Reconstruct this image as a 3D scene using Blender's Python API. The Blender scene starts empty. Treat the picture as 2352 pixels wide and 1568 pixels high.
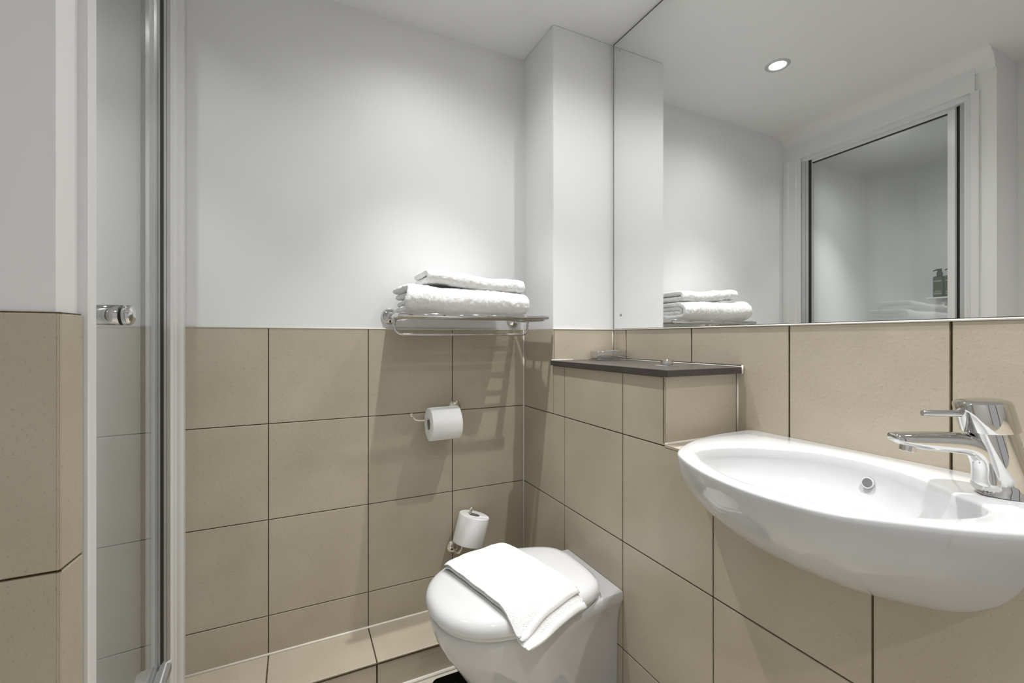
import bpy, bmesh, math, random
from mathutils import Vector, Matrix, noise
random.seed(7)
C = bpy.context.scene.collection
PI = math.pi

# ------------------------------------------------------------ camera
F_PX = 1024.66
cd = bpy.data.cameras.new('camera')
cam = bpy.data.objects.new('camera', cd); C.objects.link(cam)
H = 1.085
cam.location = (0, 0, H)
cam.rotation_euler = (PI/2, 0, -math.radians(25.92))
cd.sensor_width = 36.0
cd.lens = 36.0*F_PX/2352
cd.shift_y = -6.06/2352
cd.clip_start = 0.01
bpy.context.scene.camera = cam

# ------------------------------------------------------------ world, exposure
w = bpy.data.worlds.new('world'); bpy.context.scene.world = w
w.use_nodes = True
w.node_tree.nodes['Background'].inputs[0].default_value = (0.98, 0.99, 1, 1)
w.node_tree.nodes['Background'].inputs[1].default_value = .42
vs = bpy.context.scene.view_settings
vs.view_transform = 'Standard'; vs.look = 'None'; vs.gamma = 1; vs.use_curve_mapping = False
vs.exposure = 0.13

# ------------------------------------------------------------ key dimensions
YB = 1.5866      # tiled face of the back wall
XC = 0.823       # tiled face of the cistern boxing
XM = 1.0885      # mirror plane / tiled face above the basin
YP = 1.361       # face of the corner pillar
CEIL = 2.205
T = 1.1194       # top of the tiling
G1, G2, G3 = 0.8194, 0.5194, 0.2194
LEDGE = 0.098

# ------------------------------------------------------------ helpers
def tag(o, label=None, cat=None, group=None, kind=None):
    if label: o['label'] = label
    if cat: o['category'] = cat
    if group: o['group'] = group
    if kind: o['kind'] = kind
    return o

def thing(name, loc, label, cat, group=None):
    o = bpy.data.objects.new(name, None); C.objects.link(o)
    o.location = loc; o.empty_display_size = 0.02
    return tag(o, label, cat, group)

def wloc(o):
    v = Vector((0, 0, 0))
    while o is not None:
        v += Vector(o.location); o = o.parent
    return v

def obj(name, bm, mats, parent=None, smooth=True, flip=False, recalc=True, autos=None):
    if recalc: bmesh.ops.recalc_face_normals(bm, faces=bm.faces)
    if flip: bmesh.ops.reverse_faces(bm, faces=bm.faces)
    off = wloc(parent) if parent is not None else Vector((0, 0, 0))
    if parent is not None: bmesh.ops.translate(bm, verts=bm.verts, vec=-off)
    me = bpy.data.meshes.new(name)
    bm.to_mesh(me); bm.free()
    for m in (mats if isinstance(mats, (list, tuple)) else [mats]): me.materials.append(m)
    if smooth:
        for p in me.polygons: p.use_smooth = True
        if autos is not None:
            try: me.set_sharp_from_angle(angle=math.radians(autos))
            except Exception: pass
    o = bpy.data.objects.new(name, me); C.objects.link(o)
    if parent is not None: o.parent = parent
    return o

def box(bm, x0, x1, y0, y1, z0, z1, mi=0, bev=0.0, seg=2):
    r = bmesh.ops.create_cube(bm, size=1)
    vs_ = r['verts']
    for v in vs_:
        v.co = Vector((x0+(v.co.x+.5)*(x1-x0), y0+(v.co.y+.5)*(y1-y0), z0+(v.co.z+.5)*(z1-z0)))
    fs = {f for v in vs_ for f in v.link_faces}
    for f in fs: f.material_index = mi
    if bev > 0:
        es = list({e for v in vs_ for e in v.link_edges})
        bmesh.ops.bevel(bm, geom=es, offset=bev, segments=seg, affect='EDGES', profile=.5)
    return vs_

def prism(bm, poly, z0, z1, mi=0):
    a = [bm.verts.new((x, y, z0)) for x, y in poly]
    b = [bm.verts.new((x, y, z1)) for x, y in poly]
    n = len(poly); fs = [bm.faces.new(a[::-1]), bm.faces.new(b)]
    for i in range(n): fs.append(bm.faces.new((a[i], a[(i+1) % n], b[(i+1) % n], b[i])))
    for f in fs: f.material_index = mi

def loft(bm, rings, cap0=True, cap1=True, closed=True, mi=0):
    R = [[bm.verts.new(p) for p in r] for r in rings]
    n = len(R[0])
    for a, b in zip(R, R[1:]):
        for i in range(n if closed else n-1):
            j = (i+1) % n
            bm.faces.new((a[i], a[j], b[j], b[i])).material_index = mi
    if cap0 and closed: bm.faces.new(R[0][::-1]).material_index = mi
    if cap1 and closed: bm.faces.new(R[-1]).material_index = mi
    return R

def frame(d):
    d = Vector(d).normalized()
    up = Vector((0, 0, 1)) if abs(d.z) < .95 else Vector((1, 0, 0))
    a = d.cross(up).normalized(); b = d.cross(a).normalized()
    return d, a, b

def tube(bm, pts, r, n=12, cap=True, mi=0):
    pts = [Vector(p) for p in pts]
    rs = r if isinstance(r, (list, tuple)) else [r]*len(pts)
    rings = []
    pa = None
    for i, p in enumerate(pts):
        if i == 0: d = pts[1]-p
        elif i == len(pts)-1: d = p-pts[-2]
        else: d = (pts[i+1]-p).normalized()+(p-pts[i-1]).normalized()
        d.normalize()
        if pa is None: _, a, b = frame(d)
        else:
            a = (pa-d*pa.dot(d)).normalized(); b = d.cross(a).normalized()
        pa = a
        rings.append([p+(a*math.cos(2*PI*k/n)+b*math.sin(2*PI*k/n))*rs[i] for k in range(n)])
    return loft(bm, rings, cap, cap, mi=mi)

def lathe(bm, prof, origin, axis=(0, 0, 1), n=32, cap=True, mi=0, sx=1.0):
    o = Vector(origin); d, a, b = frame(axis)
    rings = [[o+d*h+(a*math.cos(2*PI*k/n)+b*math.sin(2*PI*k/n)*sx)*max(r, 1e-5) for k in range(n)] for r, h in prof]
    return loft(bm, rings, cap, cap, mi=mi)

def sphere(bm, c, r, mi=0, seg=16):
    ret = bmesh.ops.create_uvsphere(bm, u_segments=seg, v_segments=seg//2, radius=r)
    bmesh.ops.translate(bm, verts=ret['verts'], vec=Vector(c))
    for f in {f for v in ret['verts'] for f in v.link_faces}: f.material_index = mi

def arc(c, a, b, r, t0, t1, n=8):
    """points on an arc in the plane spanned by a, b"""
    c, a, b = Vector(c), Vector(a), Vector(b)
    return [c+a*r*math.cos(t0+(t1-t0)*i/n)+b*r*math.sin(t0+(t1-t0)*i/n) for i in range(n+1)]

def subsurf(o, lv=1):
    m = o.modifiers.new('subdivision', 'SUBSURF'); m.levels = lv; m.render_levels = lv
    return m

def smooth_closed(pts, sub=6):
    """Catmull-Rom through a closed 2-D polygon"""
    n = len(pts); out = []
    for i in range(n):
        p0, p1, p2, p3 = [Vector(pts[(i+k-1) % n]) for k in range(4)]
        for s in range(sub):
            t = s/sub
            out.append(0.5*((2*p1)+(-p0+p2)*t+(2*p0-5*p1+4*p2-p3)*t*t+(-p0+3*p1-3*p2+p3)*t**3))
    return out

def polar(poly, c, n):
    """sample a closed polygon at n even angles round c"""
    c = Vector(c); out = []
    m = len(poly)
    for k in range(n):
        th = 2*PI*k/n; d = Vector((math.cos(th), math.sin(th)))
        best = None
        for i in range(m):
            p = Vector(poly[i])-c; q = Vector(poly[(i+1) % m])-c
            e = q-p; den = d.x*e.y-d.y*e.x
            if abs(den) < 1e-12: continue
            t = (p.x*e.y-p.y*e.x)/den; u = (p.x*d.y-p.y*d.x)/den
            if t > 0 and -1e-6 <= u <= 1+1e-6 and (best is None or t < best): best = t
        out.append(c+d*(best or 0))
    return out

# ------------------------------------------------------------ materials
def mat(name, col, rough=.5, metal=0.0, spec=.5, coat=0.0, emit=None, es=0.0):
    m = bpy.data.materials.new(name); m.use_nodes = True
    b = m.node_tree.nodes['Principled BSDF']
    b.inputs['Base Color'].default_value = (*col, 1)
    b.inputs['Roughness'].default_value = rough
    b.inputs['Metallic'].default_value = metal
    b.inputs['Specular IOR Level'].default_value = spec
    b.inputs['Coat Weight'].default_value = coat
    b.inputs['Coat Roughness'].default_value = .05
    if emit:
        b.inputs['Emission Color'].default_value = (*emit, 1)
        b.inputs['Emission Strength'].default_value = es
    return m

def noisy(m, c1, c2, scale=3.0, detail=4, bump=0.0, bscale=60, bdist=.002, speck=None, coords='Object'):
    nt = m.node_tree; N = nt.nodes; L = nt.links
    b = N['Principled BSDF']
    tc = N.new('ShaderNodeTexCoord')
    n1 = N.new('ShaderNodeTexNoise'); n1.inputs['Scale'].default_value = scale; n1.inputs['Detail'].default_value = detail
    L.new(tc.outputs[coords], n1.inputs['Vector'])
    rp = N.new('ShaderNodeValToRGB')
    rp.color_ramp.elements[0].position = .3; rp.color_ramp.elements[1].position = .7
    rp.color_ramp.elements[0].color = (*c1, 1); rp.color_ramp.elements[1].color = (*c2, 1)
    L.new(n1.outputs['Fac'], rp.inputs['Fac'])
    out = rp.outputs['Color']
    if speck:
        n3 = N.new('ShaderNodeTexNoise'); n3.inputs['Scale'].default_value = speck[0]; n3.inputs['Detail'].default_value = 3
        L.new(tc.outputs[coords], n3.inputs['Vector'])
        r3 = N.new('ShaderNodeValToRGB'); r3.color_ramp.elements[0].position = speck[1]; r3.color_ramp.elements[1].position = speck[1]+.08
        r3.color_ramp.elements[0].color = (speck[2],)*3+(1,); r3.color_ramp.elements[1].color = (1, 1, 1, 1)
        L.new(n3.outputs['Fac'], r3.inputs['Fac'])
        mx = N.new('ShaderNodeMix'); mx.data_type = 'RGBA'; mx.blend_type = 'MULTIPLY'; mx.inputs[0].default_value = 1
        L.new(out, mx.inputs[6]); L.new(r3.outputs['Color'], mx.inputs[7]); out = mx.outputs[2]
    L.new(out, b.inputs['Base Color'])
    if bump > 0:
        n2 = N.new('ShaderNodeTexNoise'); n2.inputs['Scale'].default_value = bscale; n2.inputs['Detail'].default_value = 4
        L.new(tc.outputs[coords], n2.inputs['Vector'])
        bp = N.new('ShaderNodeBump'); bp.inputs['Strength'].default_value = bump; bp.inputs['Distance'].default_value = bdist
        L.new(n2.outputs['Fac'], bp.inputs['Height']); L.new(bp.outputs['Normal'], b.inputs['Normal'])
    return m

M_PLASTER = noisy(mat('white_paint', (.8, .8, .79), .55, spec=.3), (.765, .769, .772), (.79, .794, .796), 2.5, 3, .12, 25, .0015)
M_TILE = noisy(mat('beige_tile', (.5, .43, .33), .34, spec=.4), (.430, .378, .288), (.495, .438, .344), 5, 5, .35, 110, .0011, speck=(260, .31, .84))
M_GROUT = noisy(mat('brown_grout', (.1, .07, .04), .9, spec=.1), (.105, .078, .042), (.17, .13, .08), 60, 3)
M_SEAL = mat('cream_sealant', (.78, .74, .66), .4)
M_FLOOR = noisy(mat('beige_floor_tile', (.45, .38, .29), .35), (.50, .46, .38), (.57, .52, .44), 5, 5, .2, 80, .0008)
M_CERAM = mat('white_ceramic', (.57, .575, .582), .06, spec=.5, coat=.3)
M_PLAST = mat('white_gloss_plastic', (.74, .742, .745), .22, spec=.5)
M_LID = mat('white_lid_plastic', (.64, .642, .645), .13, spec=.5, coat=.2)
M_CHROME = mat('chrome', (.66, .655, .65), .045, metal=1)
M_NICKEL = mat('polished_nickel', (.80, .76, .69), .08, metal=1)
M_ALU = noisy(mat('grey_aluminium', (.55, .55, .55), .35, metal=.6), (.50, .50, .50), (.56, .56, .56), 8, 2)
M_RUBBER = mat('black_rubber', (.012, .012, .012), .5)
M_MIRROR = mat('mirror_silver', (.905, .91, .90), .0, metal=1)
M_MBACK = mat('dark_mirror_edge', (.05, .05, .048), .5)
M_SHELF = noisy(mat('dark_grey_laminate', (.055, .048, .045), .28, spec=.5), (.050, .045, .042), (.064, .056, .052), 20, 3)
M_PAPER = noisy(mat('white_tissue', (.86, .86, .86), .9, spec=.1), (.84, .84, .845), (.88, .88, .88), 30, 3, .3, 250, .0006)
M_CARD = mat('grey_cardboard', (.35, .34, .33), .9)
M_TERRY = noisy(mat('white_terry', (.88, .88, .87), .95, spec=.1), (.85, .85, .845), (.90, .90, .895), 80, 4, .9, 420, .003)
M_HEM = noisy(mat('white_woven_hem', (.85, .85, .845), .9, spec=.1), (.83, .83, .825), (.88, .88, .875), 120, 2, .4, 500, .001)
M_BLACK = noisy(mat('dull_black', (.003, .003, .003), .9, spec=.05), (.002, .002, .002), (.004, .004, .003), 90, 3, .5, 300, .002)
M_GREEN = noisy(mat('dark_green_bottle', (.03, .045, .012), .25), (.018, .040, .004), (.028, .056, .008), 20, 2)
M_PUMP = mat('dark_green_pump', (.010, .028, .004), .3)
M_PRINT = mat('pale_print', (.5, .52, .42), .5)
M_LAMP = mat('lamp_glow', (1, 1, 1), .4, emit=(1, .98, .95), es=30)
M_WOOD = noisy(mat('brown_wood', (.16, .08, .035), .35), (.13, .062, .026), (.2, .1, .045), 6, 6)
M_HOLE = mat('grey_hole', (.16, .16, .16), .4)

def glass_mat(name, tint=(.97, .985, .98)):
    m = bpy.data.materials.new(name); m.use_nodes = True
    nt = m.node_tree; N = nt.nodes; N.clear()
    o = N.new('ShaderNodeOutputMaterial'); t = N.new('ShaderNodeBsdfTransparent'); g = N.new('ShaderNodeBsdfGlossy')
    fr = N.new('ShaderNodeFresnel'); fr.inputs['IOR'].default_value = 1.85
    # same reflectance on both faces of the pane
    ge = N.new('ShaderNodeNewGeometry'); ma = N.new('ShaderNodeMath'); ma.operation = 'MULTIPLY_ADD'
    ma.inputs[1].default_value = 1/1.85-1.85; ma.inputs[2].default_value = 1.85
    nt.links.new(ge.outputs['Backfacing'], ma.inputs[0]); nt.links.new(ma.outputs[0], fr.inputs['IOR'])
    mx = N.new('ShaderNodeMixShader')
    t.inputs[0].default_value = (*tint, 1); g.inputs['Roughness'].default_value = 0.0
    nt.links.new(fr.outputs[0], mx.inputs[0]); nt.links.new(t.outputs[0], mx.inputs[1]); nt.links.new(g.outputs[0], mx.inputs[2])
    nt.links.new(mx.outputs[0], o.inputs[0])
    return m
M_GLASS = glass_mat('clear_glass')

# ------------------------------------------------------------ tiling
def tiles(bm, fn, rects, g=.0028, th=.005, bv=.0011, mt=0, mg=1):
    """fn(u, v, depth) -> xyz ; depth 0 is the tile face, negative is into the wall"""
    for u0, u1, v0, v1 in rects:
        h = g/2
        def ring(d, ins): return [bm.verts.new(fn(a, b, d)) for a, b in
                                  ((u0+h+ins, v0+h+ins), (u1-h-ins, v0+h+ins), (u1-h-ins, v1-h-ins), (u0+h+ins, v1-h-ins))]
        r0 = ring(-th, 0); r1 = ring(-bv*.7, 0); r2 = ring(0, bv)
        for a, b in ((r0, r1), (r1, r2)):
            for i in range(4):
                bm.faces.new((a[i], a[(i+1) % 4], b[(i+1) % 4], b[i])).material_index = mt
        bm.faces.new(r2).material_index = mt
        q = [bm.verts.new(fn(a, b, -.0030)) for a, b in ((u0-h*.2, v0-h*.2), (u1+h*.2, v0-h*.2), (u1+h*.2, v1+h*.2), (u0-h*.2, v1+h*.2))]
        bm.faces.new(q).material_index = mg

def grid_rects(us, vs_):
    return [(a, b, c, d) for a, b in zip(us, us[1:]) for c, d in zip(vs_, vs_[1:])]

def cladding(parent, fn, rects, g=.0028, name='tile_cladding'):
    bm = bmesh.new(); tiles(bm, fn, rects, g)
    return obj(name, bm, [M_TILE, M_GROUT], parent, smooth=False, recalc=False)

def struct(name, bm, mats, parent=None, smooth=False):
    o = obj(name, bm, mats, parent, smooth=smooth)
    o['kind'] = 'structure'
    return o

# outline of the washbasin rim, needed for the cut-out in the boxing
ZR = .845
outer = [(1.0875, .788), (1.02, .7885), (.946, .786), (.870, .770), (.800, .743), (.752, .716), (.722, .690), (.690, .637), (.661, .566), (.645, .4845), (.648, .418),
         (.662, .365), (.690, .327), (.724, .292), (.757, .259), (.826, .209), (.92, .172), (1.01, .152), (1.0875, .145)]
oc = (.90, .49)
sm = []
for i in range(len(outer)-1):
    p0 = Vector(outer[max(i-1, 0)]); p1 = Vector(outer[i]); p2 = Vector(outer[i+1]); p3 = Vector(outer[min(i+2, len(outer)-1)])
    for s in range(5):
        t = s/5
        sm.append(.5*((2*p1)+(-p0+p2)*t+(2*p0-5*p1+4*p2-p3)*t*t+(-p0+3*p1-3*p2+p3)*t**3))
sm.append(Vector(outer[-1]))
KB = (1.0, .49)
def rim_x(y):
    best = None
    for a, b in zip(sm, sm[1:]):
        if (a.y-y)*(b.y-y) <= 0 and abs(a.y-b.y) > 1e-9:
            x = a.x+(b.x-a.x)*(y-a.y)/(b.y-a.y)
            if best is None or x < best: best = x
    return best
def contact(y):
    """height at which the underside of the basin meets the tiled face"""
    for k in range(0, 400):
        a = PI/2*k/400; h = 1-math.cos(a)
        if h > .995: break
        q = .30 if y < KB[1] else 1.0
        x0 = rim_x(KB[1]+(y-KB[1])/(1-h)**q)
        if x0 is None or x0*(1-h)+KB[0]*h >= XC: return ZR-.010-.182*math.sin(a)
    return ZR

# ============================================================ SETTING
# floor
bm = bmesh.new(); box(bm, -1.16, 1.14, -1.0, 1.64, -.06, 0)
fl = struct('floor', bm, M_FLOOR)
bm = bmesh.new()
tiles(bm, lambda u, v, d: (u, v, d+.0005), grid_rects([-.26, -.075, .225, .525, .823], [-.85, -.46, -.13, .17, .47, .77, 1.07, 1.405]), .004)
obj('floor_tiles', bm, [M_FLOOR, M_GROUT], fl, smooth=False, recalc=False)
# ceiling
bm = bmesh.new(); box(bm, -1.16, 1.14, -1.0, 1.64, CEIL, CEIL+.06); struct('ceiling', bm, M_PLASTER)

# back wall
bm = bmesh.new(); box(bm, -1.10, 1.14, YB+.004, 1.64, 0, CEIL); wb = struct('wall_back', bm, M_PLASTER)
xs = [-.298, -.075, .225, .525, .8222]
cladding(wb, lambda u, v, d: (u, YB-d, v), grid_rects(xs, [LEDGE, G3, G2, G1, T]))
# corner pillar
bm = bmesh.new(); box(bm, XC+.004, 1.14, YP+.004, YB+.02, 0, CEIL, bev=.003); wp = struct('wall_pillar', bm, M_PLASTER)
cladding(wp, lambda u, v, d: (u, YP-d, v), [(XC+.0045, 1.0995, G1, T)])
cladding(wp, lambda u, v, d: (XC-d, u, v), [(YP-.002, YB-.0012, G1+.0, T)] )
# right wall (behind mirror) and upper tiles
bm = bmesh.new(); box(bm, XM+.004, 1.14, -.95, YP+.01, 0, CEIL); wr = struct('wall_right', bm, M_PLASTER)
cladding(wr, lambda u, v, d: (XM-d, u, v), grid_rects([-.85, -.5134, -.2134, .0866, .3866, .6866, .9866, 1.2866, YP-.001], [G1, T]), .0050)
# cistern boxing: upper and lower
bm = bmesh.new()
box(bm, XC+.004, XM+.01, .832, YP+.006, 0, .9915)
box(bm, XC+.004, XM+.01, -.95, .834, 0, .645)
box(bm, XC+.004, XM+.01, .790, .834, .645, G1-.004)
box(bm, XC+.004, XM+.01, -.95, .115, .645, G1-.004)
bx = struct('wall_boxing', bm, M_GROUT)
ys = [-.85, -.5134, -.2134, .0866, .3866, .6866, .9866, 1.2866, YB-.0015]
cladding(bx, lambda u, v, d: (XC-d, u, v), grid_rects(ys, [.0, G3, G2])+grid_rects(ys[:4], [G2, G1])+grid_rects(ys[6:], [G2, G1]), .0034)
# the row of tiles cut to the underside of the basin
bm = bmesh.new()
for y0, y1 in ((.0866, .3866), (.3866, .6866), (.6866, .9866)):
    N_ = 60; g_ = .0017; bv = .0011
    tops = []
    for k in range(N_+1):
        y = y1-g_-(y1-y0-2*g_)*k/N_
        z = G1-g_
        if .17 < y < .74: z = min(z, contact(y)+.004)
        tops.append((y, z))
    base = [(y0+g_, G2+g_), (y1-g_, G2+g_)]
    pl = base+tops
    def ins(p, e): return (min(max(p[0], y0+g_+e), y1-g_-e), min(max(p[1], G2+g_+e), G1-g_-e))
    r0 = [bm.verts.new((XC+.005, *p)) for p in pl]; r1 = [bm.verts.new((XC+.0008, *p)) for p in pl]; r2 = [bm.verts.new((XC, *ins(p, bv))) for p in pl]
    n_ = len(pl)
    for a, b in ((r0, r1), (r1, r2)):
        for k in range(n_): bm.faces.new((a[k], a[(k+1) % n_], b[(k+1) % n_], b[k]))
    bm.faces.new(r2)
    gp = [(y0-.0003, G2), (y1+.0003, G2)]+[(min(max(y, y0), y1)+(g_ if k == 0 else -g_ if k == N_ else 0), z+(g_ if z >= G1-.003 else 0)) for k, (y, z) in enumerate(tops)]
    bm.faces.new([bm.verts.new((XC+.0030, *p)) for p in gp]).material_index = 1
obj('tile_cladding', bm, [M_TILE, M_GROUT], bx, smooth=False, recalc=False)
cladding(bx, lambda u, v, d: (XC-d, u, v), [(.8275, .9866, G1, .9915), (.9866, 1.2866, G1, .9915), (1.2866, YP-.002, G1, .9915)], .0030)
cladding(bx, lambda u, v, d: (u, .828-d, v), [(XC-.001, XM-.004, G1+.006, .9915)], .002)
bm = bmesh.new()
prism(bm, [(XC, .750), (.870, .767), (.946, .783), (XM, .785), (XM, .828), (XC, .828)], G1-.004, G1+.003)
prism(bm, [(XC, -.85), (XM, -.85), (XM, .147), (1.01, .154), (.92, .174), (XC, .205)], G1-.004, G1+.003)
obj('tile_capping', bm, M_TILE, bx, smooth=False)
# raised ledge along the foot of the back wall
bm = bmesh.new(); box(bm, -.30, XC+.004, 1.410, YB+.004, 0, LEDGE-.004)
lg = struct('trim_1', bm, M_GROUT)
cladding(lg, lambda u, v, d: (u, v, LEDGE+d), grid_rects([-.30, -.075, .225, .525, .823], [1.4035, YB-.001]), .004)
cladding(lg, lambda u, v, d: (u, 1.4065-d, v), grid_rects([-.30, -.075, .225, .525, .823], [0, LEDGE-.008]), .005)

# sealant beads
bm = bmesh.new()
tube(bm, [(-.29, YB-.001, LEDGE+.0015), (XC, YB-.001, LEDGE+.0015)], .0042, 8)
tube(bm, [(XC-.0005, YB-.0015, LEDGE), (XC-.0005, YB-.0015, T)], .0030, 8)
tube(bm, [(-.30, YB+.0005, T+.0006), (XC, YB+.0005, T+.0006)], .0026, 8)
tube(bm, [(XC, YP, T+.0008), (XM, YP, T+.0008)], .0026, 8)
tube(bm, [(XM-.0005, YP, T+.0), (XM-.0005, -.85, T+.0)], .0021, 8)
tube(bm, [(XM-.0005, YP, 1.009), (XM-.0005, YP, T)], .0020, 8)
tube(bm, [(-.26, 1.4045, .003), (.50, 1.4045, .003)], .0065, 8)
tube(bm, [(XC+.001, .8275, G1+.0045), (XM-.002, .8275, G1+.0045)], .004, 8)
tube(bm, [(XM-.001, .8275, G1+.004), (XM-.001, .8275, .9915)], .0028, 8)
struct('trim_2', bm, M_SEAL, smooth=True)

# left side: near pier, header above the shower, passage wall
bm = bmesh.new()
prism(bm, [(-.47, .732), (-.2625, .732), (-.2575, .777), (-.2575, .80), (-.47, .80)], 0, CEIL)
pier = struct('wall_left', bm, M_PLASTER)
cladding(pier, lambda u, v, d: (u, .7265-d, v), grid_rects([-.47, -.2565], [0, G3, G2, .803, T-.002]), .0034)
cladding(pier, lambda u, v, d: (-.2565+d+(u-.7265)*.1, u, v), grid_rects([.7265, .778], [0, G3, G2, .803, T-.002]), .0034)
bm = bmesh.new(); box(bm, -.52, -.46, -.95, .80, 0, CEIL); struct('wall_passage', bm, M_PLASTER)
bm = bmesh.new()
prism(bm, [(-.2485, .79), (-.2485, .803), (-.3000, YB+.02), (-.352, YB+.02), (-.352, .79)], 2.068, CEIL)
# cove between header and ceiling
n = 8; ringA = []; ringB = []
cv = .07
for k in range(n+1):
    a = PI/2*k/n
    dx = cv*(1-math.sin(a)); dz = cv*(1-math.cos(a))
    ringA.append((-.249+dx, .732, CEIL-dz)); ringB.append((-.2985+dx, YB+.004, CEIL-dz))
ringA += [(-.26, .732, CEIL-cv), (-.26, .732, CEIL)]; ringB += [(-.31, YB+.004, CEIL-cv), (-.31, YB+.004, CEIL)]
loft(bm, [ringA, ringB])
struct('wall_header', bm, M_PLASTER, smooth=False)
bm = bmesh.new(); box(bm, -1.16, -1.10, .74, 1.64, 0, CEIL); struct('wall_shower', bm, M_PLASTER)
bm = bmesh.new(); box(bm, -1.10, -.46, .74, .80, 0, CEIL); struct('wall_partition', bm, M_PLASTER)
# front wall behind the camera: doorway left open so the world adds fill light
bm = bmesh.new()
box(bm, -.52, -.40, -1.0, -.95, 0, CEIL); box(bm, .42, 1.14, -1.0, -.95, 0, CEIL); box(bm, -.40, .42, -1.0, -.95, 2.05, CEIL)
struct('wall_front', bm, M_PLASTER)
bm = bmesh.new()
box(bm, -.455, -.40, -.955, -.935, 0, 2.10); box(bm, .42, .475, -.955, -.935, 0, 2.10); box(bm, -.455, .475, -.955, -.935, 2.05, 2.10)
struct('trim_3', bm, M_WOOD)

# ============================================================ SHOWER
sh = thing('shower_enclosure', (-.30, 1.15, 0), 'white moulded shower cubicle with clear glass door and white frame', 'shower')
# moulded pod: walls, ceiling and tray
path = [(-.335, .855)]
path += [(-.97+.0, .855)]
rr = .09
path = [(-.33, .862)] + [(-1.05+rr-rr*math.sin(a), .862+rr-rr*math.cos(a)) for a in [PI/2*i/8 for i in range(9)]] \
     + [(-1.05+rr-rr*math.cos(a), 1.50-rr+rr*math.sin(a)) for a in [PI/2*i/8 for i in range(9)]] + [(-.37, 1.50)]
levels = [(.19, 1.0)]
bm = bmesh.new()
cx_, cy_ = -.70, 1.18
def pr_ring(z, ins):
    out = []
    for x, y in path:
        vx = x; vy = y
        if x < -.36 or True:
            vx = x+ins*(1 if x < -.95 else (.0)); vy = y+ins*(1 if y < cy_ else -1)*(1 if abs(y-cy_) > .2 else 0)
        out.append((vx, vy, z))
    return out
rings = [pr_ring(.17, .06), pr_ring(.18, .02), pr_ring(.21, 0), pr_ring(2.06, 0), pr_ring(2.085, .008), pr_ring(2.10, .035)]
R = loft(bm, rings, False, False, closed=False)
bm.faces.new([v for v in R[0]]); bm.faces.new([v for v in R[-1]][::-1])
pod = obj('cubicle_shell', bm, M_PLAST, sh, smooth=True, autos=40)
so = pod.modifiers.new('thickness', 'SOLIDIFY'); so.thickness = .006; so.offset = 0
# tray front: threshold and riser
bm = bmesh.new()
def sk(y): return -.2485+(y-.803)*(-.0576/.697)      # trim line, slightly out of square
poly = [(sk(.803), .803), (sk(1.50), 1.50), (sk(1.50)-.07, 1.50), (sk(.803)-.07, .803)]
prism(bm, [(x-.02 if i in (0, 1) else x, y) for i, (x, y) in enumerate(poly)], 0, .20)
# rounded white lip
tube(bm, [(sk(.803)-.017, .803, .205), (sk(1.51)-.012, 1.51, .205)], .017, 14)
obj('tray_threshold', bm, M_PLAST, sh, autos=40)
# near trim post (seen from its side)
bm = bmesh.new()
prism(bm, [(-.2475, .778), (-.2465, .782), (-.2455, .800), (-.249, .804), (-.262, .806), (-.262, .8165), (-.2665, .8175), (-.2665, .8265), (-.33, .8265), (-.33, .778)], 0, 2.067)
obj('near_trim', bm, M_PLAST, sh, smooth=False)
# far trim post, rounded
bm = bmesh.new()
far = [(-.306, 1.500), (-.2995, 1.507), (-.2985, 1.515), (-.2995, 1.519), (-.2965, 1.524)]
far += [(-.2925-.0035*math.cos(a), 1.524+.036*math.sin(a)) for a in [PI/2*k/6 for k in range(1, 7)]]
far += [(-.2885, 1.566), (-.288, YB+.003), (-.36, YB+.003), (-.36, 1.500)]
prism(bm, far, 0.098, 2.068)
obj('far_trim', bm, M_PLAST, sh, smooth=False)
# far metal profile with black seals: slices from glass plane to trim
P0 = Vector((-.319, 1.446)); P1 = Vector((-.3055, 1.496))
def sl(t, d=0.0):
    p = P0+(P1-P0)*t; nrm = Vector((.966, -.26))
    return p+nrm*d
def slice_(bm, t0, t1, d, mi=0):
    a, b = sl(t0, d), sl(t1, d); c, e = sl(t1, -.022), sl(t0, -.022)
    prism(bm, [tuple(a), tuple(b), tuple(c), tuple(e)], .215, 2.05, mi)
bm = bmesh.new()
for t0, t1, d in ((0, .12, 0), (.38, .62, .001), (.62, .66, -.0015), (.66, .96, .0015), (.96, 1.0, 0)): slice_(bm, t0, t1, d)
obj('far_profile', bm, M_ALU, sh, smooth=False)
bm = bmesh.new()
for t0, t1 in ((.12, .38),): slice_(bm, t0, t1, .0012)
obj('far_seal', bm, M_RUBBER, sh, smooth=False)
# near side frame, as the mirror shows it
bm = bmesh.new()
prism(bm, [(-.266, .8175), (-.272, .8265), (-.279, .8440), (-.33, .8440), (-.33, .8175)], .215, 2.05)
prism(bm, [(-.2855, .8565), (-.2865, .8615), (-.33, .8615), (-.33, .8565)], .215, 2.05)
obj('near_profile', bm, M_ALU, sh, smooth=False)
bm = bmesh.new(); prism(bm, [(-.283, .8440), (-.2885, .8565), (-.33, .8565), (-.33, .8440)], .215, 2.045)
obj('near_seal', bm, M_RUBBER, sh, smooth=False)
# glass door
gx = lambda y: -.2885+(y-.8615)*(-.0305/.5845)
door = None
bm = bmesh.new()
prism(bm, [(gx(.880), .880), (gx(1.447), 1.447), (gx(1.447)-.005, 1.447), (gx(.880)-.005, .880)], .235, 2.03)
door = obj('glass_door', bm, M_GLASS, sh, smooth=False)
bm = bmesh.new()
prism(bm, [(gx(.8615)+.004, .8615), (gx(.885)+.004, .885), (gx(.885)-.014, .885), (gx(.8615)-.014, .8615)], .225, 2.04)
obj('door_stile', bm, M_PLAST, door, smooth=False)
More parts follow.
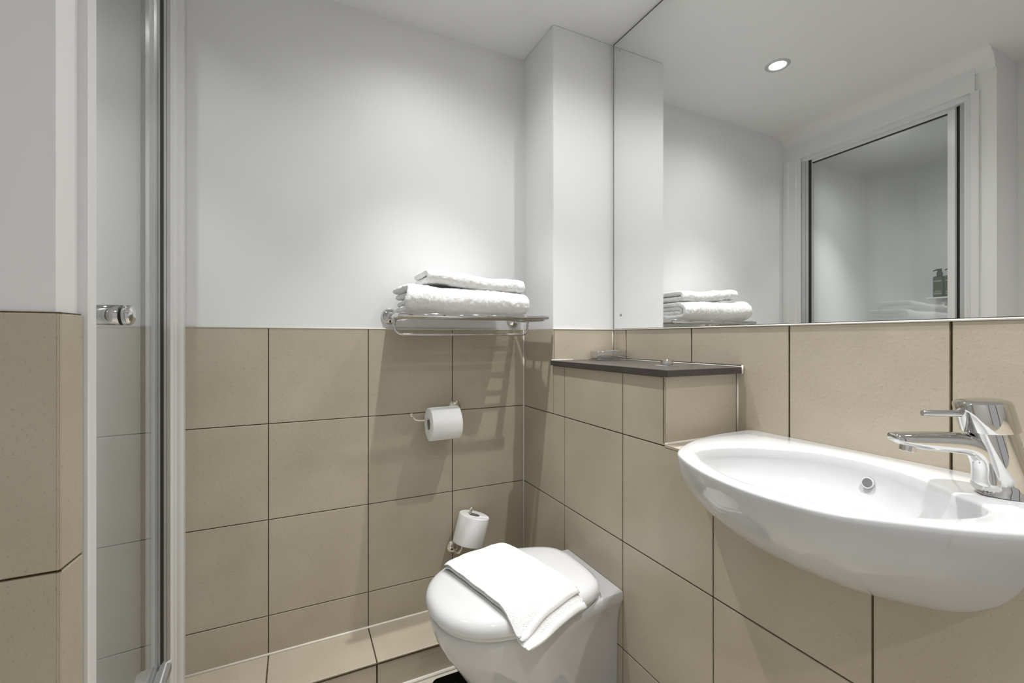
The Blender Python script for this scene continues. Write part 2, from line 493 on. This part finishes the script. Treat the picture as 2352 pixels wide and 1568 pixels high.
# top rail and bottom rail
bm = bmesh.new()
prism(bm, [(-.262, .8165), (-.311, 1.500), (-.355, 1.500), (-.33, .8165)], 2.046, 2.070)
prism(bm, [(gx(.8615)+.002, .8615), (gx(1.447)+.002, 1.447), (gx(1.447)-.02, 1.447), (gx(.8615)-.02, .8615)], 2.030, 2.046)
obj('top_rail', bm, M_PLAST, sh, smooth=False)
bm = bmesh.new(); prism(bm, [(gx(.885)+.003, .885), (gx(1.447)+.003, 1.447), (gx(1.447)-.008, 1.447), (gx(.885)-.008, .885)], 2.0265, 2.0305)
obj('glass_edge_strip', bm, M_RUBBER, sh, smooth=False)
bm = bmesh.new()
for a, b, z in ((.010, .002, .232), (-.004, -.010, .236), (.022, .014, .222)):
    prism(bm, [(gx(.86)+a, .86), (gx(1.47)+a, 1.47), (gx(1.47)+b, 1.47), (gx(.86)+b, .86)], .203, z)
prism(bm, [(gx(.86)+.022, .86), (gx(1.48)+.022, 1.48), (gx(1.48)-.02, 1.48), (gx(.86)-.02, .86)], .198, .212)
obj('bottom_rail', bm, M_ALU, sh, smooth=False)
# knob
ky = .958; kz = 1.1245
kx = gx(ky)
bm = bmesh.new()
lathe(bm, [(.0155, 0), (.0172, .0008), (.0172, .0310), (.0165, .0320)], (kx, ky, kz), (1, -.04, 0), 36)
lathe(bm, [(.0165, .0360), (.0172, .0370), (.0172, .0430), (.0155, .0465), (.010, .0492), (.004, .0500)], (kx, ky, kz), (1, -.04, 0), 36)
kn = obj('door_knob', bm, M_CHROME, door, autos=35)
bm = bmesh.new(); lathe(bm, [(.0150, .0318), (.0168, .0325), (.0168, .0356), (.0150, .0362)], (kx, ky, kz), (1, -.04, 0), 36)
obj('knob_ring', bm, M_RUBBER, kn, autos=35)
# small shelf inside with two bottles on it
XS = -1.047
sf = thing('shower_shelf', (XS, 1.155, 1.31), 'small clear and chrome shelf carrying green bottles inside the shower', 'shelf')
bm = bmesh.new(); box(bm, XS, XS+.115, 1.075, 1.208, 1.304, 1.3105, bev=.0025); obj('shelf_plate', bm, M_PLAST, sf, autos=40)
bm = bmesh.new(); lathe(bm, [(.022, 0), (.026, .004), (.026, .05), (.020, .060), (.008, .066)], (XS, 1.145, 1.277), (1, 0, 0), 24); obj('bracket', bm, M_CHROME, sf, autos=40)
def bottle(y, label, rot=0.0):
    t = thing('pump_bottle', (XS+.065, y, 1.3105), label, 'bottle', None)
    x = XS+.065
    bm = bmesh.new(); box(bm, x-.023, x+.023, y-.0215, y+.0215, 1.3105, 1.425, bev=.006, seg=3); obj('bottle_body', bm, M_GREEN, t, autos=40)
    bm = bmesh.new()
    lathe(bm, [(.0115, 1.425), (.0125, 1.428), (.0125, 1.447), (.011, 1.449), (.0095, 1.450), (.0095, 1.462), (.009, 1.466)], (x, y, 0), (0, 0, 1), 20)
    tube(bm, [(x, y-.008, 1.463), (x, y+.010, 1.4635), (x, y+.028, 1.4575)], [.0045, .004, .003], 8)
    obj('pump', bm, M_PUMP, t, autos=40)
    xf = x+.0232
    for z, a, b, h in ((1.3975, -.0155, .0155, .0034), (1.3450, -.009, .009, .0016), (1.3385, -.0155, .0155, .0018), (1.3285, -.0155, .0155, .0030)):
        bm = bmesh.new()
        box(bm, xf-.0004, xf+.0003, y+a, y+b, z, z+h)
        obj('printed_line', bm, M_PRINT, t, smooth=False)
    return t
bottle(1.168, 'dark green pump bottle on shower shelf, the one with its pump in view')
bottle(1.118, 'dark green pump bottle half hidden behind the white shower door edge')

# ============================================================ MIRROR
mr = thing('wall_mirror', (XM, .4, T), 'large frameless mirror above the tiles reaching up to the ceiling', 'mirror')
bm = bmesh.new(); box(bm, XM, XM+.003, -.70, YP-.0075, T+.0035, CEIL-.007); obj('mirror_glass', bm, M_MIRROR, mr, smooth=False)
bm = bmesh.new(); box(bm, XM+.0032, XM+.0038, -.70, YP-.0005, T+.001, CEIL-.0005); obj('dark_edge', bm, M_MBACK, mr, smooth=False)
for z in (2.161, 1.174):
    bm = bmesh.new(); lathe(bm, [(.0058, 0), (.0058, .0012), (.004, .0028), (.0012, .0033)], (XM, 1.3168, z), (-1, 0, 0), 16)
    obj('mirror_screw', bm, M_CHROME, mr, autos=40)

# ============================================================ DARK SHELF AND FLUSH FITTINGS
ds = thing('shelf_panel', (.95, 1.08, .992), 'dark grey laminate shelf capping the tiled boxing below the mirror', 'shelf')
bm = bmesh.new(); box(bm, .811, 1.079, .807, YP-.003, .9920, 1.0090, bev=.0008, seg=1); obj('shelf_board', bm, M_SHELF, ds, smooth=False)
bm = bmesh.new(); box(bm, 1.0775, 1.0875, .809, YP-.003, 1.0005, 1.0150, bev=.001, seg=1); obj('back_strip', bm, M_SHELF, ds, smooth=False)
bm = bmesh.new()
tube(bm, [(1.0795, .8065, .9915), (1.0795, .8065, 1.0145)], .0026, 8); tube(bm, [(1.0765, .809, 1.0105), (1.0765, YP-.005, 1.0105)], .0014, 6)
tube(bm, [(.815, YP-.0035, 1.0098), (.905, YP-.0035, 1.0098)], .0022, 6)
obj('sealant_bead', bm, M_SEAL, ds)
fb = thing('flush_button', (.942, .940, 1.009), 'round chrome flush push button standing on the dark shelf', 'button')
bm = bmesh.new(); lathe(bm, [(.034, 1.0090), (.034, 1.0102), (.031, 1.0118), (.019, 1.0125)], (.942, .940, 0), (0, 0, 1), 40); obj('base_ring', bm, M_CHROME, fb, autos=35)
bm = bmesh.new(); lathe(bm, [(.0175, 1.0120), (.0175, 1.0262), (.0165, 1.0272), (.010, 1.0276), (.001, 1.0278)], (.942, .940, 0), (0, 0, 1), 36); obj('push_knob', bm, M_CHROME, fb, autos=35)
cf = thing('soap_holder', (1.02, 1.298, 1.009), 'boxy chrome fitting on the dark shelf in the pillar corner', 'fitting')
rot = Matrix.Translation((1.018, 1.300, 0)) @ Matrix.Rotation(math.radians(-12), 4, 'Z')
bm = bmesh.new(); box(bm, -.056, .056, -.034, .034, 1.012, 1.0440, bev=.006, seg=4)
for v in bm.verts:
    if v.co.z > 1.03: v.co.z += (v.co.x)*.05
bmesh.ops.transform(bm, matrix=rot, verts=bm.verts); obj('holder_body', bm, M_CHROME, cf, autos=50)
bm = bmesh.new(); box(bm, -.058, .058, -.037, .037, 1.0090, 1.0125, bev=.0012, seg=1)
bmesh.ops.transform(bm, matrix=rot, verts=bm.verts); obj('holder_base', bm, M_CHROME, cf, smooth=False)

# ============================================================ WASHBASIN
bs = thing('washbasin', (XM, .49, .845), 'white ceramic washbasin with curved front set into the tiled boxing', 'sink')
NB = 120
O = polar(sm, oc, NB)
inner = [(.756, .672), (.775, .690), (.805, .698), (.845, .693), (.90, .675), (.955, .630), (1.000, .572), (1.012, .50), (.998, .425), (.955, .355), (.920, .318),
         (.905, .290), (.880, .270), (.828, .268), (.776, .289), (.735, .322), (.699, .372), (.682, .435), (.681, .511), (.696, .572), (.722, .628)]
I = polar(smooth_closed(inner, 5), (.86, .48), NB)
# align the two samplings by angle index (both start at +X and turn the same way)
bm = bmesh.new(); rings = []
K = Vector((1.0, .49))
for k in range(11, -1, -1):
    a = PI/2*(k/11)*.985+.0
    h = 1-math.cos(a); g = math.sin(a)
    rings.append([(p.x*(1-h)+K.x*h, K.y+(p.y-K.y)*(1-h)**(.30 if p.y < K.y else 1.0), ZR-.010-.182*g) for p in O])
    if k == 0: break
def toward(P, Q, d):
    v = Q-P; l = v.length
    return P+v*(min(d, l)/l)
cO = Vector(oc)
rings.append([(p.x, p.y, ZR-.004) for p in O])
rings.append([(*toward(p, cO, .0012), ZR-.0015) for p in O])
rings.append([(*toward(p, cO, .0045), ZR) for p in O])
rings.append([(*(toward(p, cO, .0045)*.5+q*.5), ZR+.0003) for p, q in zip(O, I)])
cI = Vector((.86, .48))
rings.append([(*toward(q, cI, -.004), ZR-.0002) for q in I])
rings.append([(*toward(q, cI, .000), ZR-.0015) for q in I])
rings.append([(*toward(q, cI, .003), ZR-.005) for q in I])
for k in range(1, 12):
    a = PI/2*k/11.5
    h = (1-math.cos(a)); g = math.sin(a)
    rings.append([(q.x*(1-h)+(.87)*h, q.y*(1-h)+.48*h, ZR-.005-.125*g) for q in [toward(q, cI, .003) for q in I]])
loft(bm, rings)
ba = obj('basin_bowl', bm, M_CERAM, bs, autos=None)
bm = bmesh.new()
on = Vector((-.93, 0.05, .30)).normalized()
oo = Vector((.997, .476, .806))
lathe(bm, [(.0105, -.002), (.0112, .0012), (.0100, .0020), (.0088, .0014)], oo, on, 28, cap=False); obj('overflow_ring', bm, M_CERAM, bs)
bm = bmesh.new(); lathe(bm, [(.0098, .0), (.0095, .0014)], oo, on, 28); obj('overflow_hole', bm, M_HOLE, bs, autos=30)
bm = bmesh.new(); lathe(bm, [(.028, .716), (.028, .719), (.024, .7215), (.004, .7235)], (.87, .48, 0), (0, 0, 1), 32); obj('drain_plug', bm, M_CHROME, bs, autos=35)

# ============================================================ TAP
TB = Vector((.985, .283, ZR))
tp = thing('mixer_tap', tuple(TB), 'chrome single lever mixer tap standing on the right end of the washbasin', 'tap')
sd = Vector((-.80, .60, 0)).normalized()       # spout direction
sn = Vector((sd.y, -sd.x, 0))*-1
LEAN = .27
def tb(a, b, z): return TB+sd*a+sn*b+Vector((0, 0, z))
def oring(a, z, ra, rb, n=40, tilt=0.0):
    return [tb(a+ra*math.cos(2*PI*k/n), rb*math.sin(2*PI*k/n), z-tilt*ra*math.cos(2*PI*k/n)) for k in range(n)]
bm = bmesh.new()
rings = [oring(-.001, 0, .0370, .0310), oring(0, .0015, .0380, .0320), oring(.001, .006, .0365, .0310)]
for z in (.012, .03, .05, .07, .09, .099):
    k = z/.099
    rings.append(oring(-.003+LEAN*z, z, .0325-.0030*k, .0300-.0010*k, tilt=.05*k))
loft(bm, rings)
obj('tap_body', bm, M_CHROME, tp, autos=35)
bm = bmesh.new()
cap_r = []
for z, r in ((.0985, .0290), (.0985, .0328), (.100, .0335), (.120, .0335), (.138, .0335), (.1425, .0322), (.1450, .0280), (.1464, .0190), (.1470, .006)):
    cap_r.append(oring(-.003+LEAN*z, z, r, r, tilt=.10))
loft(bm, cap_r)
obj('tap_cap', bm, M_CHROME, tp, autos=35)
# front foot + spout as one swept solid
bm = bmesh.new()
rings = []
def sec(a, z, w_, h_, ang, n=20):
    """rounded section normal to the direction at angle ang from vertical-up toward the spout"""
    out = []
    for k in range(n):
        th = 2*PI*k/n
        cu, cv_ = math.cos(th), math.sin(th)
        u = math.copysign(abs(cu)**.75, cu)*w_; v = math.copysign(abs(cv_)**.75, cv_)*h_
        # v axis perpendicular to travel in the sd/z plane
        out.append(tb(a+v*math.cos(ang), u, z-v*math.sin(ang)) if True else None)
    return out
# travel angle: 0 = straight up, pi/2 = along spout
for a, z, w_, h_, ang in ((.026, .002, .024, .018, 0), (.026, .02, .021, .0165, .0), (.027, .04, .0195, .016, .06), (.030, .056, .0190, .0165, .35), (.040, .070, .0185, .0170, 1.0),
                          (.056, .0775, .0180, .0168, 1.5), (.080, .0785, .0175, .0160, 1.57), (.110, .0790, .0170, .0145, 1.6), (.136, .0800, .0165, .0118, 1.62), (.154, .0825, .0155, .0080, 1.6), (.158, .0835, .0135, .0055, 1.6)):
    rings.append(sec(a, z, w_, h_, ang))
loft(bm, rings)
spo = obj('spout', bm, M_CHROME, tp)
subsurf(spo, 1)
bm = bmesh.new(); lathe(bm, [(.0105, 0), (.0105, .009), (.0085, .010)], tb(.134, 0, .0715), (0.15*sd.x, .15*sd.y, -1), 20); obj('aerator', bm, M_CHROME, spo, autos=35)
bm = bmesh.new()
p0 = tb(.058, 0, .1235)
tube(bm, [p0-sd*.012, p0, p0+sd*.006, p0+sd*.055-Vector((0, 0, .001)), p0+sd*.0565-Vector((0, 0, .001))], [.0085, .0072, .0052, .0052, .0044], 16)
obj('lever', bm, M_CHROME, tp, autos=40)
bm = bmesh.new()
q = tb(-.048, -.004, 0)
tube(bm, [q, q-sd*.012+Vector((0, 0, .065)), q-sd*.0135+Vector((0, 0, .072))], .0028, 10); sphere(bm, q-sd*.0145+Vector((0, 0, .078)), .006)
obj('pop_up_rod', bm, M_CHROME, tp)

# ============================================================ TOILET
YC = 1.103
to = thing('toilet', (.60, YC, 0), 'white back to wall toilet with closed rounded lid', 'toilet')
def pan_outline(xf, xc, b, wb0, wb1, xb=XC-.001, n=28, m=5):
    pts = []
    for k in range(n+1):
        a = PI/2+PI*k/n
        ca, sa = math.cos(a), math.sin(a)
        pts.append((xc+(xc-xf)*math.copysign(abs(ca)**.92, ca), YC+b*math.copysign(abs(sa)**.92, sa)))
    # now at -Y side, go to the wall
    a0 = pts[-1]; a1 = (xb, wb0)
    for k in range(1, m+1):
        t = k/m; e = t*t*(3-2*t)
        pts.append((a0[0]+(a1[0]-a0[0])*t, a0[1]+(a1[1]-a0[1])*e))
    b1 = pts[0]; b0 = (xb, wb1)
    for k in range(0, m):
        t = k/m; e = t*t*(3-2*t)
        pts.append((b0[0]+(b1[0]-b0[0])*t, b0[1]+(b1[1]-b0[1])*e))
    return pts
bm = bmesh.new(); rings = []
for z, xf, xc, b, w0, w1 in ((0, .462, .60, .110, 1.010, 1.215), (.03, .460, .60, .110, 1.010, 1.215), (.08, .448, .60, .114, 1.010, 1.216), (.14, .428, .59, .122, 1.009, 1.218), (.19, .404, .58, .134, 1.0085, 1.222),
                             (.235, .375, .565, .146, 1.008, 1.226), (.28, .345, .55, .156, 1.007, 1.232), (.32, .323, .54, .163, 1.002, 1.240), (.345, .314, .535, .166, .990, 1.255), (.360, .311, .53, .168, .983, 1.263), (.376, .310, .53, .168, .983, 1.263),
                             (.381, .314, .53, .164, .985, 1.261)):
    rings.append([(x, y, z) for x, y in pan_outline(xf, xc, b, w0, w1)])
loft(bm, rings)
pan = obj('toilet_pan', bm, M_CERAM, to, autos=60)
lid_pts = [(.303, YC), (.309, YC-.055), (.335, YC-.108), (.380, YC-.148), (.440, YC-.170), (.510, YC-.177), (.590, YC-.172), (.660, YC-.158), (.715, YC-.138), (.750, YC-.110), (.765, YC-.065),
           (.768, YC), (.765, YC+.065), (.750, YC+.110), (.715, YC+.138), (.660, YC+.158), (.590, YC+.172), (.510, YC+.177), (.440, YC+.170), (.380, YC+.148), (.335, YC+.108), (.309, YC+.055)]
LP = polar(smooth_closed(lid_pts, 4), (.53, YC), 72)
lc = Vector((.53, YC))
def lr(s, z): return [(lc.x+(p.x-lc.x)*s, lc.y+(p.y-lc.y)*s, z) for p in LP]
LTOP = .4335
def lid_z(x, y):
    r = math.hypot((x-lc.x)/.235, (y-lc.y)/.177)
    if r < .8: return LTOP
    if r < 1.0: return LTOP-.022*((r-.8)/.2)**2.2
    return None
bm = bmesh.new()
loft(bm, [lr(.93, .3935), lr(.985, .3935), lr(.998, .3955), lr(1, .401), lr(.995, .410), lr(.975, .419), lr(.93, .4265), lr(.85, .4305), lr(.6, .4330), lr(.3, LTOP), lr(.05, LTOP)])
lid = obj('toilet_lid', bm, M_LID, to, autos=70)
bm = bmesh.new(); loft(bm, [lr(.90, .3815), lr(.955, .3815), lr(.965, .385), lr(.96, .3925), lr(.90, .3932)])
obj('toilet_seat', bm, M_LID, to, autos=60)

# flat black sheet laid on the floor round the foot of the toilet
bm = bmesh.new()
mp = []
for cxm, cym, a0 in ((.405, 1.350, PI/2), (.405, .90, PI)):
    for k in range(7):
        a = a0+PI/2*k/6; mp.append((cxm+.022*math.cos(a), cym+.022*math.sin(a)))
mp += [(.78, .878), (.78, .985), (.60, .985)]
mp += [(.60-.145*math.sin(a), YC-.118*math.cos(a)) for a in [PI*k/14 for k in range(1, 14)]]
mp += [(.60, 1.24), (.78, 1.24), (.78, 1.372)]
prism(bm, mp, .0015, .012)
tag(obj('black_floor_sheet', bm, M_BLACK, None, smooth=False), 'flat black sheet on the floor around the foot of the toilet', 'mat')

# ============================================================ TOILET ROLLS AND HOLDERS
def roll_holder(name_loc, label, rod, ball, rose, r=.0042):
    t = thing('toilet_roll_holder', name_loc, label, 'holder', None)
    bm = bmesh.new(); lathe(bm, [(.0225, 0), (.0235, .002), (.021, .006), (.012, .0105), (.007, .012)], rose, (0, -1, 0), 28); obj('wall_rose', bm, M_NICKEL, t, autos=50)
    bm = bmesh.new(); tube(bm, rod, r, 12); obj('curved_arm', bm, M_NICKEL, t)
    bm = bmesh.new(); sphere(bm, ball, .0078); obj('ball_end', bm, M_NICKEL, t)
    return t
YR = 1.522
rod = [(.534, YB-.008, .833), (.536, 1.555, .8325), (.536, 1.538, .829), (.531, YR+.003, .822), (.518, YR, .812), (.50, YR, .8055), (.47, YR, .8035), (.43, YR, .8035), (.395, YR, .8035), (.380, YR, .805), (.369, YR, .810), (.362, YR, .8185)]
roll_holder((.534, YB, .834), 'polished roll holder on the back wall, its arm curling out left of the paper roll', rod, (.358, YR, .824), (.534, YB, .834))
def paper_roll(c0, c1, label, R=.0575, ri=.0205, loose=True):
    c0 = Vector(c0); c1 = Vector(c1); ax = c1-c0; Ln = ax.length
    t = thing('toilet_roll', tuple(c0), label, 'toilet roll', None)
    bm = bmesh.new()
    prof = [(ri, 0), (R-.003, 0), (R-.0008, .0008), (R, .003), (R, Ln-.003), (R-.0008, Ln-.0008), (R-.003, Ln), (ri, Ln)]
    Rr = lathe(bm, prof, c0, ax, 56, cap=False)
    for i in range(56):
        j = (i+1) % 56; bm.faces.new((Rr[0][i], Rr[0][j], Rr[-1][j], Rr[-1][i]))
    for v in bm.verts:
        d = v.co-c0; k = d.dot(ax.normalized()); rad = d-ax.normalized()*k
        if rad.length > ri+.01:
            a = math.atan2(rad.z, rad.dot(Vector((1, 0, 0)))+rad.y)
            v.co += rad.normalized()*(.0007*math.sin(3*a+k*30)+.0006*math.sin(7*a-k*55))
    obj('paper', bm, M_PAPER, t, autos=50)
    bm = bmesh.new(); Rc = lathe(bm, [(ri-.0015, .0006), (ri-.0002, .0006), (ri-.0002, Ln-.0006), (ri-.0015, Ln-.0006)], c0, ax, 40, cap=False)
    for i in range(40):
        j = (i+1) % 40; bm.faces.new((Rc[0][i], Rc[0][j], Rc[-1][j], Rc[-1][i]))
    obj('cardboard_core', bm, M_CARD, t, autos=50)
    return t
paper_roll((.417, YR, .7880), (.524, YR, .7880), 'white toilet roll hanging sideways on its holder below the towel rack')
# upright spare roll
b0 = Vector((.560, 1.515, .350)); b1 = Vector((.585, 1.517, .447)); ax = (b1-b0).normalized()
off = Vector((-.013, .008, 0.0))
rod = [(.527, YB-.008, .314), (.524, 1.553, .3115), (.523, 1.535, .312), (.529, 1.524, .318), (.538, 1.5215, .328), b0+off*1.0+ax*.02, b0+off+ax*.06, b1+off, b1+off+ax*.012]
rod = [Vector(p) for p in rod]
rod = rod[:5]+[b0+off+ax*0.0, b0+off+ax*.04, b1+off, b1+off+ax*.016]
roll_holder((.527, YB, .314), 'polished upright spare roll holder low on the back wall behind the toilet', rod, tuple(b1+off+ax*.023), (.527, YB, .314))
paper_roll(tuple(b0), tuple(b1), 'white spare toilet roll standing tilted behind the toilet lid', R=.0555)

# ============================================================ TOWEL RACK
RZ = 1.158; YW = YB+.004
rk = thing('towel_rack', (.54, YW, RZ), 'chrome wall mounted towel rack with a hanging rail beneath', 'towel rack')
for x in (.297, .779):
    bm = bmesh.new(); lathe(bm, [(.0280, 0), (.0290, .002), (.0280, .005), (.022, .011), (.013, .016), (.010, .020)], (x, YW, RZ+(.006 if x < .5 else 0)), (0, -1, 0), 32)
    obj('wall_rose', bm, M_CHROME, rk, autos=50)
    bm = bmesh.new(); tube(bm, [(x, YW-.012, RZ+.006), (x, 1.555, RZ+.003), (x, 1.50, RZ), (x, 1.355, RZ-.001), (x, 1.350, RZ-.001)], [.0095, .0105, .0115, .0105, .0075], 14)
    obj('side_arm', bm, M_CHROME, rk, autos=50)
for y, r in ((1.352, .0074), (1.405, .0052), (1.460, .0052), (1.515, .0052)):
    bm = bmesh.new()
    e = .016 if y < 1.36 else 0.004
    tube(bm, [(.297-e-.004, y, RZ), (.297-e, y, RZ), (.779+e, y, RZ), (.779+e+.004, y, RZ)], [r*.6, r, r, r*.6], 12)
    obj('shelf_rod', bm, M_CHROME, rk, autos=50)
bm = bmesh.new()
xa, xb, yu, zt, zb, cr = .287, .774, 1.460, RZ-.002, 1.100, .028
pts = [(xa, yu, zt)] + arc((xa+cr, yu, zb+cr), (-1, 0, 0), (0, 0, -1), cr, 0, PI/2, 7) + arc((xb-cr, yu, zb+cr), (0, 0, -1), (1, 0, 0), cr, 0, PI/2, 7) + [(xb, yu, zt)]
tube(bm, pts, .0046, 12); obj('hanging_rail', bm, M_CHROME, rk)

# ============================================================ TOWELS
tex = bpy.data.textures.new('terry_clouds', 'CLOUDS'); tex.noise_scale = .012; tex.noise_depth = 3
tex2 = bpy.data.textures.new('soft_clouds', 'CLOUDS'); tex2.noise_scale = .09; tex2.noise_depth = 1
def cfold(y0, y1, z0, z1, th, n=7):
    """centre line of a sheet folded in a C, fold toward the room (y0), open at the wall (y1)"""
    zc = (z0+z1)/2; r = (z1-z0)/2-th/2
    yc = y0+th/2+r
    pts = [(y1-(y1-yc)*k/8, z0+th/2) for k in range(8)]
    pts += [(yc-r*math.sin(a)*1.05, zc-r*math.cos(a)) for a in [PI*k/n for k in range(n+1)]]
    pts += [(yc+(y1-yc)*k/8, z1-th/2) for k in range(1, 9)]
    return pts
def sheet(bm, pts, th, x0, x1, dev, nx=64, endr=.45):
    n = len(pts); L_, R_ = [], []
    for i, p in enumerate(pts):
        a = Vector(pts[max(i-1, 0)]); b = Vector(pts[min(i+1, n-1)]); d = (b-a).normalized(); nn = Vector((-d.y, d.x))
        L_.append(nn); 
    rings = []
    for k in range(nx+1):
        s = .35*k/nx+.65*(.5-.5*math.cos(PI*k/nx))
        # rounded sheet ends
        e = min(s, 1-s)*(x1-x0)
        sh_ = 1.0 if e > th*endr else max(.62, math.sqrt(max(0, 1-(1-e/(th*endr))**2)))
        ring = []
        t2 = th/2*sh_
        for side in (1, -1):
            rng = range(n) if side == 1 else range(n-1, -1, -1)
            for i in rng:
                p = Vector(pts[i])+L_[i]*side*t2
                ring.append(Vector((x0+(x1-x0)*s, p.x, p.y))+dev(x0+(x1-x0)*s, pts[i][0], pts[i][1]))
        rings.append(ring)
    m = 2*n
    R = [[bm.verts.new(p) for p in r] for r in rings]
    for a, b in zip(R, R[1:]):
        for i in range(m):
            j = (i+1) % m; bm.faces.new((a[i], a[j], b[j], b[i]))
    for r in (R[0], R[-1]):
        for i in range(n-1):
            bm.faces.new((r[i], r[i+1], r[m-2-i], r[m-1-i]))
def finish_towel(o, amt=.0045):
    subsurf(o, 2)
    d = o.modifiers.new('terry', 'DISPLACE'); d.texture = tex; d.strength = amt; d.mid_level = .5; d.texture_coords = 'LOCAL'
    d2 = o.modifiers.new('soft', 'DISPLACE'); d2.texture = tex2; d2.strength = .008; d2.mid_level = .5; d2.texture_coords = 'LOCAL'
ZT = RZ+.0100
def dev1(x, y, z):
    v = Vector((0, 0, 0))
    v.z -= .010*max(0, (z-ZT)/.07)*max(0, (x-.55)/.2)          # droops to the right
    v.z += .004*math.sin(x*22+1)*(z-ZT)/.08
    v.y += .006*math.sin(x*13+.5)-.004*max(0, (x-.59)/.13)**2
    if x < .345: v.x += .006*math.sin(z*70+y*20)*((.345-x)/.04)
    return v
bm = bmesh.new()
sheet(bm, cfold(1.352, 1.560, ZT, ZT+.084, .020), .020, .306, .722, dev1)
sheet(bm, cfold(1.376, 1.560, ZT+.0215, ZT+.0625, .0180), .0180, .310, .719, dev1)
t1 = obj('bath_towel', bm, M_TERRY); finish_towel(t1, .0065)
tag(t1, 'thick folded white bath towel lying directly on the towel rack', 'towel')
Z2 = ZT+.0875
def dev2(x, y, z):
    v = Vector((0, 0, 0))
    s = (x-.375)/.335
    v.z += .004-.020*s+.004*math.sin(s*7+.6)
    v.y += .005*math.sin(x*15)
    return v
bm = bmesh.new()
sheet(bm, cfold(1.368, 1.555, Z2, Z2+.046, .0218), .0218, .372, .716, dev2)
t2 = obj('hand_towel', bm, M_TERRY); finish_towel(t2, .005)
tag(t2, 'smaller folded white towel on top of the thick towel on the rack', 'towel')

# towel on the toilet lid
bm = bmesh.new()
TU = Vector((.205, -.02)).normalized()        # across
A0 = Vector((.375, 1.222)); A1 = Vector((.462, .872))     # left long edge, far to near
B0 = Vector((.592, 1.262)); B1 = Vector((.672, .935))
def drape(x, y, lift):
    r = math.hypot((x-lc.x)/(.235 if x < lc.x else .24), (y-lc.y)/.177)
    z = LTOP+.0015
    rc = min(r, 1.16)
    if rc > .80: z -= .021*((rc-.80)/.2)**1.6
    return z+lift
def slab(bm, u0, u1, v0, v1, zb, th, nu=16, nv=26, curl=0.0):
    """a folded layer: u across 0..1 from left edge, v along 0..1 far to near"""
    def P(u, v):
        a = A0.lerp(A1, v); b = B0.lerp(B1, v); return a.lerp(b, u)
    rings = []
    for j in range(nv+1):
        v = v0+(v1-v0)*j/nv
        e = min(j, nv-j)/nv*abs(v1-v0)*.36
        k = 1 if e > th*.5 else max(.25, math.sqrt(max(0, 1-(1-e/(th*.5))**2)))
        ring = []
        m = 8
        hh = th/2*k
        pts_ = []
        for i in range(nu+1): pts_.append((u0+(u1-u0)*i/nu, 1))
        for i in range(nu, -1, -1): pts_.append((u0+(u1-u0)*i/nu, -1))
        for u, s in pts_:
            eu = min(u-u0, u1-u)*.21
            ku = 1 if eu > th*.5 else max(.12, math.sqrt(max(0, 1-(1-eu/(th*.5))**2)))
            p = P(u, v)
            z = drape(p.x, p.y, zb+th/2)+s*hh*ku
            z += .0012*math.sin(p.x*60+p.y*35)+.001*math.sin(p.y*80)
            if curl and v > .9: z += curl*((v-.9)/.1)**2
            ring.append((p.x, p.y, z))
        rings.append(ring)
    loft(bm, rings)
slab(bm, 0.02, 1.0, -.03, .985, .0005, .0125)
slab(bm, 0.0, .97, -.015, .93, .0125, .0140)
o = obj('folded_towel', bm, M_TERRY); subsurf(o, 1)
d = o.modifiers.new('terry', 'DISPLACE'); d.texture = tex; d.strength = .0022; d.mid_level = .5; d.texture_coords = 'LOCAL'
tag(o, 'thin folded white towel laid slantwise across the closed toilet lid', 'towel')
bm = bmesh.new()
slab(bm, .03, .985, .962, .990, .0008, .0138, nu=14, nv=5)
slab(bm, .02, .955, .905, .936, .0120, .0158, nu=14, nv=5)
h = obj('woven_hem', bm, M_HEM, o)

# ============================================================ DOWNLIGHTS
SP = 74; SPILL = .21
def downlight(x, y, power, label, spot=150, z=CEIL, spill=SPILL):
    t = thing('downlight', (x, y, z), label, 'light', 'ceiling downlights')
    bm = bmesh.new(); Rr = lathe(bm, [(.030, z-.0005), (.034, z-.0042), (.043, z-.0038), (.0465, z-.0005)], (x, y, 0), (0, 0, 1), 40, cap=False)
    obj('bezel', bm, M_ALU, t)
    bm = bmesh.new(); lathe(bm, [(.0295, z-.0012), (.0255, z-.0022)], (x, y, 0), (0, 0, 1), 32); obj('lamp_lens', bm, M_LAMP, t)
    for nm, pw, sz in (('downlight_beam', power, spot), ('downlight_spill', power*spill, 155)):
        ld = bpy.data.lights.new(nm, 'SPOT'); ld.energy = pw; ld.spot_size = math.radians(sz); ld.spot_blend = 1.0
        ld.shadow_soft_size = .011; ld.color = (1.0, 1.0, .995)
        lo = bpy.data.objects.new(nm, ld); C.objects.link(lo); lo.parent = t; lo.location = (0, 0, -.018)
    return t
PW = 56
downlight(.4005, 1.1676, PW*.80, 'round white ceiling downlight glowing, seen reflected in the mirror', SP)
downlight(.930, .850, PW*1.0, 'round ceiling downlight above the washbasin near the mirror, out of view overhead', SP)
downlight(.80, .02, PW*1.1, 'round ceiling downlight near the camera on the mirror side, out of view overhead', SP)
downlight(.05, -.35, PW, 'round ceiling downlight behind the camera by the door, out of view overhead', SP)
downlight(-.43, 1.18, 30, 'added fill lamp in the shower cubicle ceiling, hidden behind the header', 85, z=2.098, spill=.12)  # added unseen lamp that brightens the inside of the cubicle
